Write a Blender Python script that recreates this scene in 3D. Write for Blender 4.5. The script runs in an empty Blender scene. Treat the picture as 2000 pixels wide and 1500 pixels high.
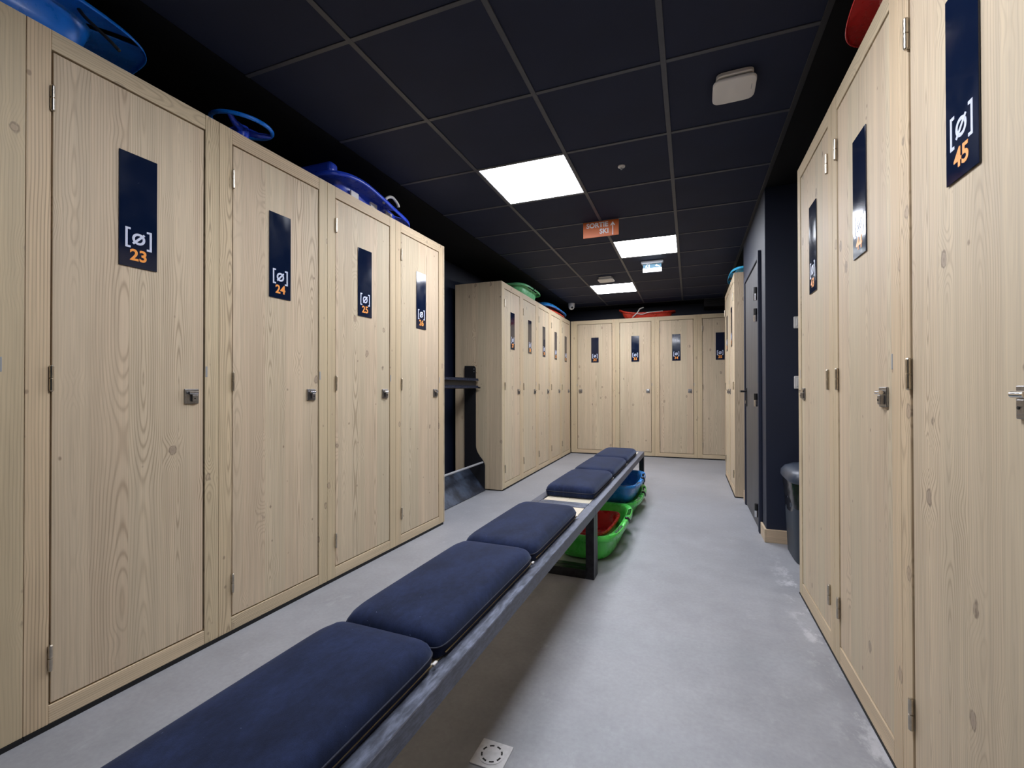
import bpy, bmesh, math, random
from mathutils import Vector, Matrix
random.seed(7)
S = bpy.context.scene
C = S.collection
PI = math.pi

# ------------------------------------------------------------------ camera
F_PX, YAW, PITCH, ROLL, CY, CAM_Z = 892.04, 0.37107, 0.00655, -0.00193, 755.45, 1.088
cam_d = bpy.data.cameras.new('camera')
cam_d.sensor_width = 36.0
cam_d.lens = F_PX * 36.0 / 2000.0
cam_d.shift_y = (CY - 750.0) / 2000.0
cam_d.clip_start = 0.02
cam = bpy.data.objects.new('camera', cam_d)
C.objects.link(cam)
fw = Vector((-math.sin(YAW) * math.cos(PITCH), math.cos(YAW) * math.cos(PITCH), math.sin(PITCH)))
rt = Vector((math.cos(YAW), math.sin(YAW), 0))
up = rt.cross(fw)
r2 = rt * math.cos(ROLL) + up * math.sin(ROLL)
u2 = -rt * math.sin(ROLL) + up * math.cos(ROLL)
M = Matrix((r2, u2, -fw)).transposed().to_4x4()
M.translation = Vector((0, 0, CAM_Z))
cam.matrix_world = M
S.camera = cam
S.cycles.max_bounces = 8

# ------------------------------------------------------------------ world and view
w = bpy.data.worlds.new('world')
S.world = w
w.use_nodes = True
w.node_tree.nodes['Background'].inputs[0].default_value = (0.02, 0.02, 0.022, 1)
w.node_tree.nodes['Background'].inputs[1].default_value = 0.0
S.view_settings.view_transform = 'Standard'
S.view_settings.look = 'None'
S.view_settings.gamma = 1.0
S.view_settings.use_curve_mapping = False
S.view_settings.exposure = 0.0
PANEL_STRENGTH = 34.5          # the ceiling panels are the only lamps of the room

# ------------------------------------------------------------------ node helpers
class NT:
    def __init__(s, name):
        s.m = bpy.data.materials.new(name); s.m.use_nodes = True
        s.t = s.m.node_tree; s.b = s.t.nodes['Principled BSDF']
    def n(s, typ, **kw):
        x = s.t.nodes.new(typ)
        for k, v in kw.items(): setattr(x, k, v)
        return x
    def put(s, sock, v):
        if isinstance(v, bpy.types.NodeSocket): s.t.links.new(v, sock)
        else:
            if isinstance(v, (tuple, list)) and len(v) == 3 and sock.type == 'RGBA': v = (*v, 1)
            sock.default_value = v
    def math(s, op, a, b=None, c=None, clamp=False):
        x = s.n('ShaderNodeMath', operation=op, use_clamp=clamp)
        s.put(x.inputs[0], a)
        if b is not None: s.put(x.inputs[1], b)
        if c is not None: s.put(x.inputs[2], c)
        return x.outputs[0]
    def vec(s, x=0.0, y=0.0, z=0.0):
        v = s.n('ShaderNodeCombineXYZ')
        for i, q in enumerate((x, y, z)): s.put(v.inputs[i], q)
        return v.outputs[0]
    def noise(s, v, scale=1.0, detail=2.0, rough=0.5):
        x = s.n('ShaderNodeTexNoise'); s.put(x.inputs['Vector'], v)
        x.inputs['Scale'].default_value = scale; x.inputs['Detail'].default_value = detail
        x.inputs['Roughness'].default_value = rough
        return x.outputs[0]
    def ramp(s, v, a, b, lo=0.0, hi=1.0, smooth=True):
        x = s.n('ShaderNodeMapRange', interpolation_type='SMOOTHSTEP' if smooth else 'LINEAR')
        s.put(x.inputs[0], v)
        for i, q in enumerate((a, b, lo, hi)): x.inputs[i + 1].default_value = q
        return x.outputs[0]
    def mix(s, f, a, b, mode='MIX'):
        x = s.n('ShaderNodeMix', data_type='RGBA', blend_type=mode)
        s.put(x.inputs[0], f); s.put(x.inputs[6], a); s.put(x.inputs[7], b)
        return x.outputs[2]
    def set(s, **kw):
        for k, v in kw.items(): s.put(s.b.inputs[k.replace('_', ' ')], v)
        return s
    def bump(s, h, strength=0.1, dist=0.002):
        x = s.n('ShaderNodeBump'); s.put(x.inputs['Height'], h)
        x.inputs['Strength'].default_value = strength; x.inputs['Distance'].default_value = dist
        s.put(s.b.inputs['Normal'], x.outputs[0])
    def obj(s):
        return s.n('ShaderNodeTexCoord').outputs['Object']
    def sep(s, v):
        x = s.n('ShaderNodeSeparateXYZ'); s.put(x.inputs[0], v); return x.outputs
    def rnd(s):
        return s.n('ShaderNodeObjectInfo').outputs['Random']

def lin(r, g, b):
    f = lambda c: (c / 255 / 12.92) if c / 255 <= 0.04045 else ((c / 255 + 0.055) / 1.055) ** 2.4
    return (f(r), f(g), f(b))

def plain(name, col, rough=0.5, metal=0.0, var=0.0, scale=30, spec=0.5, bump=0.0):
    t = NT(name); t.set(Roughness=rough, Metallic=metal)
    t.b.inputs['Specular IOR Level'].default_value = spec
    o = t.obj()
    nz = t.noise(o, scale, 3)
    k = t.ramp(nz, 0.3, 0.7, 1 - var, 1 + var)
    t.set(Base_Color=t.mix(1.0, (*col, 1), t.vec(k, k, k), 'MULTIPLY'))
    if bump: t.bump(nz, bump, 0.001)
    return t.m

def wood(name, along='Z', lam=0.115, light=(0.62, 0.505, 0.365), dark=(0.28, 0.195, 0.125), ring=0.68, knots=1.0):
    t = NT(name)
    ox, oy, oz = t.sep(t.obj())
    ac, al = (ox, oz) if along == 'Z' else (oz, ox)
    if along == 'Y': ac, al = oy, oz          # a panel that lies in the depth direction
    rn = t.rnd()
    acs = t.math('ADD', ac, t.math('MULTIPLY', rn, 0.37))
    als = t.math('ADD', al, t.math('MULTIPLY', rn, 9.1))
    q = t.math('DIVIDE', acs, lam)
    li = t.math('FLOOR', q)
    lc = t.math('MULTIPLY', t.math('SUBTRACT', t.math('FRACT', q), 0.5), lam)
    wn = t.n('ShaderNodeTexWhiteNoise', noise_dimensions='2D')
    t.put(wn.inputs['Vector'], t.vec(li, t.math('MULTIPLY', rn, 91.7)))
    wv = wn.outputs['Value']; wr, wg, wb = t.sep(wn.outputs['Color'])
    seed = t.math('ADD', t.math('MULTIPLY', li, 3.7), t.math('MULTIPLY', rn, 53.0))
    n1 = t.math('SUBTRACT', t.noise(t.vec(t.math('MULTIPLY', ac, 9.0), seed, t.math('MULTIPLY', al, 2.0)), 1, 3), 0.5)
    n2 = t.noise(t.vec(seed, 0.0, t.math('MULTIPLY', al, 0.9)), 1, 2)
    h = t.math('MULTIPLY', t.math('SUBTRACT', n2, 0.46), 0.22)
    # knots: small ovals, only in some cells, pulling the year rings round them
    def knot_field(sa, sl, keep):
        vo = t.n('ShaderNodeTexVoronoi', feature='F1')
        t.put(vo.inputs['Vector'], t.vec(t.math('MULTIPLY', acs, sa), t.math('MULTIPLY', rn, 17.0 + sa), t.math('MULTIPLY', als, sl)))
        vo.inputs['Scale'].default_value = 1.0
        cr = t.sep(vo.outputs['Color'])[0]
        # cells that hold no knot are pushed far away
        return t.math('ADD', vo.outputs['Distance'], t.math('MULTIPLY', t.math('GREATER_THAN', cr, keep), 5.0)), t.sep(vo.outputs['Color'])[1]
    kd, kc = knot_field(7.5, 4.6, 0.72)
    kd2, kc2 = knot_field(12.0, 9.0, 0.42)
    bend = t.ramp(kd, 0.0, 0.42, 0.026 * knots, 0.0)
    off = t.math('MULTIPLY', t.math('SUBTRACT', wg, 0.5), lam * 1.1)
    a = t.math('ADD', t.math('ADD', lc, off), t.math('MULTIPLY', n1, 0.014))
    r = t.math('SQRT', t.math('ADD', t.math('MULTIPLY', a, a), t.math('MULTIPLY', h, h)))
    r = t.math('ADD', r, bend)
    fr = t.math('MULTIPLY_ADD', wb, 320.0, 620.0)
    s1 = t.math('SINE', t.math('ADD', t.math('MULTIPLY', r, fr), t.math('MULTIPLY', n1, 5.0)))
    g = t.math('POWER', t.math('MULTIPLY_ADD', s1, 0.5, 0.5), 3.2)
    fine = t.noise(t.vec(t.math('MULTIPLY', ac, 260.0), seed, t.math('MULTIPLY', al, 5.0)), 1, 2)
    streak = t.noise(t.vec(t.math('MULTIPLY', ac, 38.0), seed, t.math('MULTIPLY', al, 0.7)), 1, 2)
    patch = t.noise(t.vec(t.math('MULTIPLY', ac, 5.0), seed, t.math('MULTIPLY', al, 1.2)), 1, 2)
    amt = t.math('MULTIPLY', t.math('MULTIPLY', g, ring), t.math('MULTIPLY', t.ramp(patch, 0.32, 0.68, 0.25, 1.0), t.ramp(wr, 0, 1, 0.45, 1.0)))
    col = t.mix(amt, (*light, 1), (*dark, 1))
    tone = t.math('ADD', t.math('MULTIPLY', wv, 0.09), 0.955)
    tone = t.math('MULTIPLY', tone, t.ramp(fine, 0.25, 0.75, 0.90, 1.07, False))
    tone = t.math('MULTIPLY', tone, t.ramp(streak, 0.25, 0.75, 0.92, 1.06))
    col = t.mix(1.0, col, t.vec(tone, tone, tone), 'MULTIPLY')
    # each lamella is a little pinker or a little greener than the next
    hue = t.mix(wg, (1.02, 0.985, 0.96, 1), (0.97, 1.0, 0.97, 1))
    col = t.mix(1.0, col, hue, 'MULTIPLY')
    jn = t.ramp(t.math('ABSOLUTE', lc), lam * 0.5 - 0.0014, lam * 0.5, 0.0, 0.18, False)
    col = t.mix(jn, col, (0.23, 0.16, 0.10, 1))
    wob = t.math('MULTIPLY', t.math('SUBTRACT', t.noise(t.vec(t.math('MULTIPLY', ac, 55.0), seed, t.math('MULTIPLY', al, 40.0)), 1, 2), 0.5), 0.10)
    k1 = t.math('ADD', kd, wob)
    kcol = t.mix(kc, (0.40, 0.285, 0.20, 1), (0.33, 0.255, 0.195, 1))
    col = t.mix(t.ramp(k1, 0.055, 0.095, 0.75 * knots, 0.0), col, kcol)
    kr = t.math('MULTIPLY', t.ramp(k1, 0.065, 0.085), t.ramp(k1, 0.085, 0.115, 1, 0))
    col = t.mix(t.math('MULTIPLY', kr, t.math('MULTIPLY', t.ramp(fine, 0.30, 0.5), 0.8 * knots)), col, (0.19, 0.135, 0.10, 1))
    col = t.mix(t.ramp(k1, 0.0, 0.03, 0.45 * knots, 0.0), col, (0.20, 0.14, 0.10, 1))
    k2 = t.math('ADD', kd2, wob)
    col = t.mix(t.ramp(k2, 0.03, 0.085, 0.75 * knots, 0.0), col, (0.24, 0.165, 0.115, 1))
    t.set(Base_Color=col, Roughness=t.ramp(fine, 0.2, 0.8, 0.50, 0.66))
    t.b.inputs['Specular IOR Level'].default_value = 0.35
    return t.m

MAT = {}
MAT['door_wood'] = wood('pine door boards', 'Z', 0.115)
MAT['stile_wood'] = wood('pine stile', 'Z', 0.31, light=(0.63, 0.50, 0.335), knots=0.8)
MAT['rail_wood'] = wood('pine rail', 'X', 0.31, light=(0.64, 0.515, 0.355), knots=0.6)
MAT['side_wood'] = wood('pine side boards', 'Y', 0.15, light=(0.56, 0.45, 0.32))
MAT['plinth'] = plain('black plinth', (0.004, 0.004, 0.005), 0.7)
MAT['nickel'] = plain('worn nickel', (0.55, 0.49, 0.40), 0.32, 1.0, 0.12, 60)
MAT['lock_metal'] = plain('satin grey metal', (0.34, 0.33, 0.33), 0.34, 1.0, 0.1, 80)
MAT['chrome'] = plain('bright metal', (0.72, 0.71, 0.72), 0.16, 1.0)
MAT['keyhole'] = plain('keyhole black', (0.006, 0.006, 0.006), 0.5)
MAT['emblem'] = plain('pale grey print', lin(206, 212, 232), 0.4)
MAT['number'] = plain('orange print', lin(250, 158, 62), 0.4)
MAT['black_metal'] = plain('black powder coat', (0.008, 0.008, 0.010), 0.45, 0, 0.1, 60)
MAT['white_plastic'] = plain('white plastic', (0.70, 0.68, 0.66), 0.38)
MAT['grey_plastic'] = plain('grey plastic', (0.33, 0.34, 0.36), 0.4)
MAT['black_plastic'] = plain('black plastic', (0.010, 0.010, 0.011), 0.35)
MAT['rope'] = plain('black cord', (0.012, 0.012, 0.013), 0.7, 0, 0.3, 300)
MAT['tbar'] = plain('anthracite grid bar', (0.044, 0.047, 0.060), 0.45, 0, 0.08, 20)
MAT['tbar_dark'] = plain('charcoal sheet', (0.016, 0.016, 0.019), 0.55)
MAT['baseboard'] = wood('pine baseboard', 'X', 0.31, light=(0.60, 0.47, 0.33))
MAT['seat_wood'] = wood('pale seat board', 'X', 0.14, light=(0.74, 0.66, 0.53), knots=0.5)

def plate_mat():
    t = NT('navy acrylic')
    o = t.obj()
    sx, sy, sz = t.sep(o)
    rn = t.rnd()
    # fine diagonal scuffs
    sc = t.noise(t.vec(t.math('MULTIPLY', t.math('ADD', sx, t.math('MULTIPLY', sz, 0.9)), 22.0), t.math('MULTIPLY', rn, 30.0), t.math('MULTIPLY', t.math('SUBTRACT', sz, sx), 260.0)), 1, 2)
    big = t.noise(t.vec(t.math('MULTIPLY', sx, 14.0), t.math('MULTIPLY', rn, 70.0), t.math('MULTIPLY', sz, 10.0)), 1, 3)
    m = t.math('MULTIPLY', t.ramp(sc, 0.72, 0.80), t.ramp(big, 0.5, 0.62))
    col = t.mix(t.math('MULTIPLY', m, 0.25), (*lin(13, 25, 50), 1), (*lin(120, 130, 150), 1))
    t.set(Base_Color=col, Roughness=t.ramp(big, 0.3, 0.7, 0.07, 0.14))
    t.b.inputs['Specular IOR Level'].default_value = 0.6
    return t.m
MAT['plate'] = plate_mat()

def floor_mat():
    t = NT('grey resin floor')
    o = t.obj(); x, y, z = t.sep(o)
    a = t.noise(o, 1.1, 4, 0.55); b = t.noise(o, 7.0, 5, 0.6); c = t.noise(o, 60.0, 3, 0.6)
    k = t.math('MULTIPLY', t.ramp(a, 0.3, 0.7, 0.92, 1.06), t.ramp(b, 0.25, 0.75, 0.91, 1.08))
    k = t.math('MULTIPLY', k, t.ramp(c, 0.2, 0.8, 0.94, 1.06))
    col = t.mix(1.0, (*lin(154, 155, 160), 1), t.vec(k, k, k), 'MULTIPLY')
    # darker smudges and pale cleaning marks
    d = t.noise(t.vec(t.math('MULTIPLY', x, 3.0), t.math('MULTIPLY', y, 1.3), 3.0), 1, 5, 0.65)
    col = t.mix(t.ramp(d, 0.58, 0.75, 0, 0.30), col, (*lin(128, 128, 134), 1))
    e = t.noise(t.vec(t.math('MULTIPLY', x, 9.0), t.math('MULTIPLY', y, 5.0), 9.0), 1, 6, 0.7)
    col = t.mix(t.ramp(e, 0.58, 0.76, 0, 0.24), col, (*lin(205, 208, 212), 1))
    # scuffed chalky strip at the foot of the right-hand lockers
    near = t.math('MULTIPLY', t.ramp(x, 0.40, 0.55, 0, .7), t.ramp(y, 3.6, 2.9))
    near = t.math('MULTIPLY', near, t.ramp(x, 0.545, 0.56, 1, 0))
    col = t.mix(t.math('MULTIPLY', near, t.ramp(e, 0.50, 0.62)), col, (*lin(214, 214, 218), 1))
    col = t.mix(t.math('MULTIPLY', near, t.ramp(d, 0.50, 0.62, 0, 0.5)), col, (*lin(110, 110, 116), 1))
    # thin scratches
    s = t.noise(t.vec(t.math('MULTIPLY', t.math('ADD', x, t.math('MULTIPLY', y, 0.7)), 260.0), t.math('MULTIPLY', y, 2.0), 0.0), 1, 2)
    col = t.mix(t.math('MULTIPLY', t.ramp(s, 0.76, 0.82), t.ramp(a, 0.45, 0.6, 0, 0.25)), col, (*lin(215, 215, 220), 1))
    t.set(Base_Color=col, Roughness=t.ramp(b, 0.2, 0.8, 0.38, 0.55))
    t.b.inputs['Specular IOR Level'].default_value = 0.4
    t.bump(c, 0.04, 0.0006)
    return t.m
MAT['floor'] = floor_mat()

def paint(name, col, rough, spec=0.5):
    t = NT(name)
    o = t.obj(); n = t.noise(o, 220, 2); m = t.noise(o, 2.5, 3)
    k = t.ramp(m, 0.3, 0.7, 0.92, 1.08)
    t.set(Base_Color=t.mix(1.0, (*col, 1), t.vec(k, k, k), 'MULTIPLY'), Roughness=rough)
    t.b.inputs['Specular IOR Level'].default_value = spec
    t.bump(n, 0.08, 0.0006)
    return t.m
MAT['wall'] = paint('dark navy satin wall paint', lin(9, 21, 47), 0.60, 0.65)
MAT['bulkhead'] = paint('matt black board', (0.0035, 0.0035, 0.0045), 0.8, 0.2)
MAT['tile'] = paint('black mineral fibre tile', (0.0115, 0.0165, 0.040), 0.75, 0.3)
MAT['tile_edge'] = MAT['tile']

def velvet():
    t = NT('navy velvet')
    o = t.obj(); x, y, z = t.sep(o)
    rn = t.math('MULTIPLY', t.rnd(), 40.0)
    a = t.noise(t.vec(t.math('ADD', t.math('MULTIPLY', x, 9.0), rn), t.math('MULTIPLY', y, 5.0), z), 1, 5, 0.65)
    b = t.noise(t.vec(t.math('MULTIPLY', x, 60.0), t.math('MULTIPLY', y, 40.0), z), 1, 4, 0.7)
    c = t.noise(o, 700.0, 1)
    k = t.math('MULTIPLY', t.ramp(a, 0.28, 0.72, 0.72, 1.38), t.math('MULTIPLY', t.ramp(b, 0.25, 0.75, 0.82, 1.2), t.ramp(c, 0.2, 0.8, 0.85, 1.15)))
    # a lint speck here and there
    lint = t.ramp(t.noise(o, 150.0, 0), 0.865, 0.89, 0, 0.4)
    col = t.mix(1.0, (*lin(27, 36, 63), 1), t.vec(k, k, k), 'MULTIPLY')
    col = t.mix(lint, col, (*lin(120, 130, 160), 1))
    t.set(Base_Color=col, Roughness=0.85)
    t.b.inputs['Specular IOR Level'].default_value = 0.15
    t.b.inputs['Sheen Weight'].default_value = 0.22
    t.b.inputs['Sheen Roughness'].default_value = 0.4
    t.b.inputs['Sheen Tint'].default_value = (0.55, 0.65, 0.9, 1)
    t.bump(t.math('ADD', b, c), 0.25, 0.0012)
    return t.m
MAT['velvet'] = velvet()
MAT['piping'] = plain('navy piping', lin(20, 26, 48), 0.7)
MAT['zip'] = plain('bronze zip tape', lin(96, 78, 40), 0.5)

def steel():
    t = NT('raw dark steel')
    o = t.obj(); x, y, z = t.sep(o)
    a = t.noise(t.vec(t.math('MULTIPLY', x, 90.0), t.math('MULTIPLY', y, 22.0), t.math('MULTIPLY', z, 90.0)), 1, 5, 0.7)
    b = t.noise(o, 5.0, 4, 0.6)
    col = t.mix(t.ramp(a, 0.35, 0.68), (*lin(84, 88, 100), 1), (*lin(118, 124, 142), 1))
    col = t.mix(t.ramp(b, 0.5, 0.75, 0, 0.4), col, (*lin(60, 58, 62), 1))
    t.set(Base_Color=col, Roughness=t.ramp(a, 0.3, 0.7, 0.34, 0.5), Metallic=0.55)
    t.bump(a, 0.08, 0.0005)
    return t.m
MAT['steel'] = steel()
def sheet():
    t = NT('scuffed navy steel sheet')
    o = t.obj(); a = t.noise(o, 5.0, 5, 0.65)
    col = t.mix(t.ramp(a, 0.35, 0.7), (*lin(20, 26, 40), 1), (*lin(72, 84, 104), 1))
    t.set(Base_Color=col, Roughness=0.42, Metallic=0.3)
    return t.m
MAT['sheet'] = sheet()
MAT['rubber'] = plain('dark blue rubber', lin(34, 40, 58), 0.55, 0, 0.1, 60)
MAT['steel_shaded'] = plain('shaded bench steel', (0.045, 0.045, 0.053), 0.36, 0.8, 0.2, 40)  # darker copy of the bench steel, shade under the seat put into its colour
MAT['seat_wood_y'] = wood('pale seat plank', 'Y', 0.30, light=(0.72, 0.65, 0.53), knots=0.3)

def laminate():
    t = NT('grey brown wood grain laminate')
    x, y, z = t.sep(t.obj())
    a = t.noise(t.vec(x, t.math('MULTIPLY', y, 34.0), t.math('MULTIPLY', z, 1.4)), 1, 5, 0.65)
    b = t.noise(t.vec(x, t.math('MULTIPLY', y, 160.0), t.math('MULTIPLY', z, 4.0)), 1, 3, 0.6)
    col = t.mix(t.ramp(a, 0.3, 0.7), (*lin(44, 45, 51), 1), (*lin(82, 80, 82), 1))
    k = t.ramp(b, 0.3, 0.7, 0.85, 1.12)
    t.set(Base_Color=t.mix(1.0, col, t.vec(k, k, k), 'MULTIPLY'), Roughness=0.52)
    t.b.inputs['Specular IOR Level'].default_value = 0.7
    return t.m
MAT['laminate'] = laminate()

def sled_plastic(name, col):
    t = NT(name)
    a = t.noise(t.obj(), 14.0, 4, 0.6)
    k = t.ramp(a, 0.3, 0.7, 0.9, 1.08)
    t.set(Base_Color=t.mix(1.0, (*col, 1), t.vec(k, k, k), 'MULTIPLY'), Roughness=t.ramp(a, 0.3, 0.7, 0.24, 0.36))
    t.b.inputs['Subsurface Weight'].default_value = 0.0
    return t.m
MAT['s_blue'] = sled_plastic('blue sled plastic', lin(20, 122, 232))
MAT['s_royal'] = sled_plastic('royal blue sled plastic', lin(38, 72, 205))
MAT['s_cyan'] = sled_plastic('cyan sled plastic', lin(50, 170, 215))
MAT['s_sky'] = sled_plastic('sky blue sled plastic', lin(40, 130, 205))
MAT['s_green'] = sled_plastic('green sled plastic', lin(84, 210, 84))
MAT['s_mint'] = sled_plastic('mint green sled plastic', lin(120, 215, 150))
MAT['s_red'] = sled_plastic('red sled plastic', lin(196, 24, 28))
MAT['s_orange'] = sled_plastic('orange red sled plastic', lin(214, 62, 42))
MAT['bin'] = plain('charcoal bin plastic', lin(44, 54, 68), 0.5, 0, 0.06, 40, bump=0.05)
MAT['bin_lid'] = plain('slate bin lid', lin(56, 64, 79), 0.4, 0, 0.06, 40)
MAT['bag'] = plain('black bin liner', (0.010, 0.010, 0.012), 0.18)
MAT['sign_orange'] = plain('orange sign board', lin(208, 104, 40), 0.4, 0, 0.05, 12)
MAT['sign_white'] = plain('white lettering', lin(235, 235, 238), 0.5)
MAT['drain'] = plain('pale plastic drain', lin(205, 204, 206), 0.4, 0, 0.08, 60)
MAT['drain_slot'] = plain('drain slot black', (0.004, 0.004, 0.005), 0.6)

def emit(name, col, s, base=(0.8, 0.8, 0.8)):
    t = NT(name)
    t.set(Base_Color=base)
    t.b.inputs['Emission Color'].default_value = (*col, 1)
    t.b.inputs['Emission Strength'].default_value = s
    return t.m
MAT['panel'] = emit('lit panel diffuser', (0.945, 0.975, 1.06), PANEL_STRENGTH)
MAT['exit_lens'] = emit('lit emergency lens', (0.93, 0.98, 1.0), 2.2)
MAT['exit_green'] = emit('teal pictogram board', lin(72, 118, 140), 0.9, lin(40, 80, 100))
MAT['exit_white'] = emit('white pictogram', (0.85, 0.93, 1.0), 0.85, (0.3, 0.3, 0.3))

# ------------------------------------------------------------------ mesh helpers
class MB:
    def __init__(s): s.v = []; s.f = []
    def add(s, vs, fs):
        o = len(s.v); s.v += [tuple(q) for q in vs]; s.f += [tuple(i + o for i in g) for g in fs]; return s
    def box(s, x0, x1, y0, y1, z0, z1):
        vs = [(x, y, z) for z in (z0, z1) for y in (y0, y1) for x in (x0, x1)]
        return s.add(vs, [(0, 2, 3, 1), (4, 5, 7, 6), (0, 1, 5, 4), (2, 6, 7, 3), (0, 4, 6, 2), (1, 3, 7, 5)])
    def prism(s, pts, a, b, axis='y'):
        """closed 2D outline pts extruded from a to b along an axis"""
        n = len(pts)
        def P(p, d):
            return {'y': (p[0], d, p[1]), 'x': (d, p[0], p[1]), 'z': (p[0], p[1], d)}[axis]
        vs = [P(p, a) for p in pts] + [P(p, b) for p in pts]
        fs = [tuple(range(n)), tuple(range(2 * n - 1, n - 1, -1))]
        fs += [(i, i + n, (i + 1) % n + n, (i + 1) % n) for i in range(n)]
        return s.add(vs, fs)
    def tube(s, path, r, n=10, closed=False):
        path = [Vector(q) for q in path]; m = len(path)
        rs = r if isinstance(r, (list, tuple)) else [r] * m
        vs = []; prev = None
        for i, p in enumerate(path):
            a = path[(i - 1) % m] if (closed or i > 0) else p
            b = path[(i + 1) % m] if (closed or i < m - 1) else p
            d = (b - a).normalized()
            ref = prev if prev is not None else (Vector((0, 0, 1)) if abs(d.z) < 0.9 else Vector((1, 0, 0)))
            e1 = (ref - d * ref.dot(d)).normalized(); prev = e1; e2 = d.cross(e1)
            vs += [p + (e1 * math.cos(2 * PI * k / n) + e2 * math.sin(2 * PI * k / n)) * rs[i] for k in range(n)]
        fs = []
        for i in range(m if closed else m - 1):
            j = (i + 1) % m
            fs += [(i * n + k, i * n + (k + 1) % n, j * n + (k + 1) % n, j * n + k) for k in range(n)]
        if not closed:
            fs += [tuple(range(n - 1, -1, -1)), tuple((m - 1) * n + k for k in range(n))]
        return s.add(vs, fs)
    def lathe(s, prof, n=24, c=(0, 0, 0)):
        """profile [(r, z)] turned about z"""
        vs = []; m = len(prof)
        for r, z in prof:
            vs += [(c[0] + r * math.cos(2 * PI * k / n), c[1] + r * math.sin(2 * PI * k / n), c[2] + z) for k in range(n)]
        fs = [(i * n + k, i * n + (k + 1) % n, (i + 1) * n + (k + 1) % n, (i + 1) * n + k) for i in range(m - 1) for k in range(n)]
        fs += [tuple(range(n - 1, -1, -1)), tuple((m - 1) * n + k for k in range(n))]
        return s.add(vs, fs)
    def xf(s, mat):
        s.v = [tuple(mat @ Vector(q)) for q in s.v]; return s
    def mesh(s, name, mat, bevel=0.0, seg=1, smooth=False, angle=None):
        me = bpy.data.meshes.new(name); me.from_pydata(s.v, [], s.f)
        bm = bmesh.new(); bm.from_mesh(me)
        bmesh.ops.recalc_face_normals(bm, faces=bm.faces)
        if bevel:
            es = [e for e in bm.edges if len(e.link_faces) == 2 and e.calc_face_angle(0) > 0.6]
            bmesh.ops.bevel(bm, geom=es, offset=bevel, segments=seg, profile=0.5, affect='EDGES')
        for f in bm.faces: f.smooth = smooth
        if smooth and angle is not None:
            for e in bm.edges:
                if len(e.link_faces) == 2 and e.calc_face_angle(0) > angle: e.smooth = False
        bm.to_mesh(me); bm.free()
        me.materials.append(MAT[mat]); return me
    def build(s, name, mat, parent=None, bevel=0.0, seg=1, smooth=False, angle=None):
        return link(name, s.mesh(name, mat, bevel, seg, smooth, angle), parent)

def link(name, me, parent=None, loc=None, rot=None):
    o = bpy.data.objects.new(name, me); C.objects.link(o)
    if parent is not None: o.parent = parent
    if loc is not None: o.location = loc
    if rot is not None: o.rotation_euler = rot
    return o
def box(*a): return MB().box(*a)
def tag(o, label, cat, group=None):
    o['label'] = label; o['category'] = cat
    if group: o['group'] = group
    return o
def thing(name, label, cat, loc=(0, 0, 0), rz=0.0, group=None):
    o = bpy.data.objects.new(name, None); C.objects.link(o)
    o.empty_display_size = 0.1; o.location = loc; o.rotation_euler = (0, 0, rz)
    return tag(o, label, cat, group)
def struct(o): o['kind'] = 'structure'; return o

# ------------------------------------------------------------------ room shell
H = 2.53
XL, XR, YB, YF = -2.52, 1.20, 8.28, -2.60
struct(box(XL - .1, XR + .1, YF - .1, YB + .1, -0.12, 0).build('floor', 'floor'))
struct(box(XL - .1, XL, YF, YB, 0, H + .1).build('wall_left', 'wall'))
struct(box(XR, XR + .1, YF, YB, 0, H + .1).build('wall_right', 'wall'))
struct(box(XL - .1, XR + .1, YB, YB + .1, 0, H + .1).build('wall_back', 'wall'))
struct(box(XL - .1, XR + .1, YF - .1, YF, 0, H + .1).build('wall_front', 'wall'))
WX = 0.506                                     # face of the wall that carries the door
struct(box(WX, XR, 3.70, 5.085, 0, H + .02).build('wall_door', 'wall', bevel=0.003))

ceil = struct(box(XL - .1, XR + .1, YF - .1, YB + .1, H + .06, H + .12).build('ceiling', 'tile'))
GX0, GY0, G = -1.3025, 0.9070, 0.6
xs = [GX0 + G * i for i in range(-2, 5)]        # grid lines; the fourth from the left passes over the aisle
ys = [GY0 + G * j for j in range(-5, 12)]
Y_END = 7.87
LIGHTS = [(2, 3), (3, 6), (2, 9), (3, 0)]   # column (between xs[c] and xs[c+1]), row
X_GL, X_GR = xs[1], xs[5]                       # the grid lies between these two edge bars
ce = xs[1:6]
re_ = [YF] + ys + [Y_END]
tile_cache = {}
for i in range(len(ce) - 1):
    for j in range(len(re_) - 1):
        x0, x1, y0, y1 = ce[i], ce[i + 1], re_[j], re_[j + 1]
        if x1 - x0 < 0.03 or y1 - y0 < 0.03: continue
        cx, cy = (x0 + x1) / 2, (y0 + y1) / 2
        if any(abs(cx - (xs[c] + .3)) < .1 and abs(cy - (GY0 + G * r + .3)) < .1 for c, r in LIGHTS): continue
        k = (round(x1 - x0, 3), round(y1 - y0, 3))
        if k not in tile_cache:
            a, b = k[0] / 2 - .004, k[1] / 2 - .004
            tile_cache[k] = box(-a, a, -b, b, 0, .016).mesh('ceiling_tile', 'tile', bevel=.002)
        link('ceiling_tile', tile_cache[k], ceil, (cx, cy, H + .002))
bar_long = box(-.012, .012, YF, Y_END, 0, .03).mesh('grid_bar', 'tbar', bevel=.0012)
for x in ce[1:-1]: link('grid_bar', bar_long, ceil, (x, 0, H - .003))
for x, mt in ((X_GL, 'bulkhead'), (X_GR, 'tbar_dark')): box(x - .012, x + .012, YF, Y_END, H - .003, H + .03).build('edge_trim', mt, ceil, bevel=.0012)
bar_cross = box(X_GL + .012, X_GR - .012, -.0105, .0105, 0, .028).mesh('grid_bar', 'tbar', bevel=.0012)
for y in ys: link('grid_bar', bar_cross, ceil, (0, y, H - .002))
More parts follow.
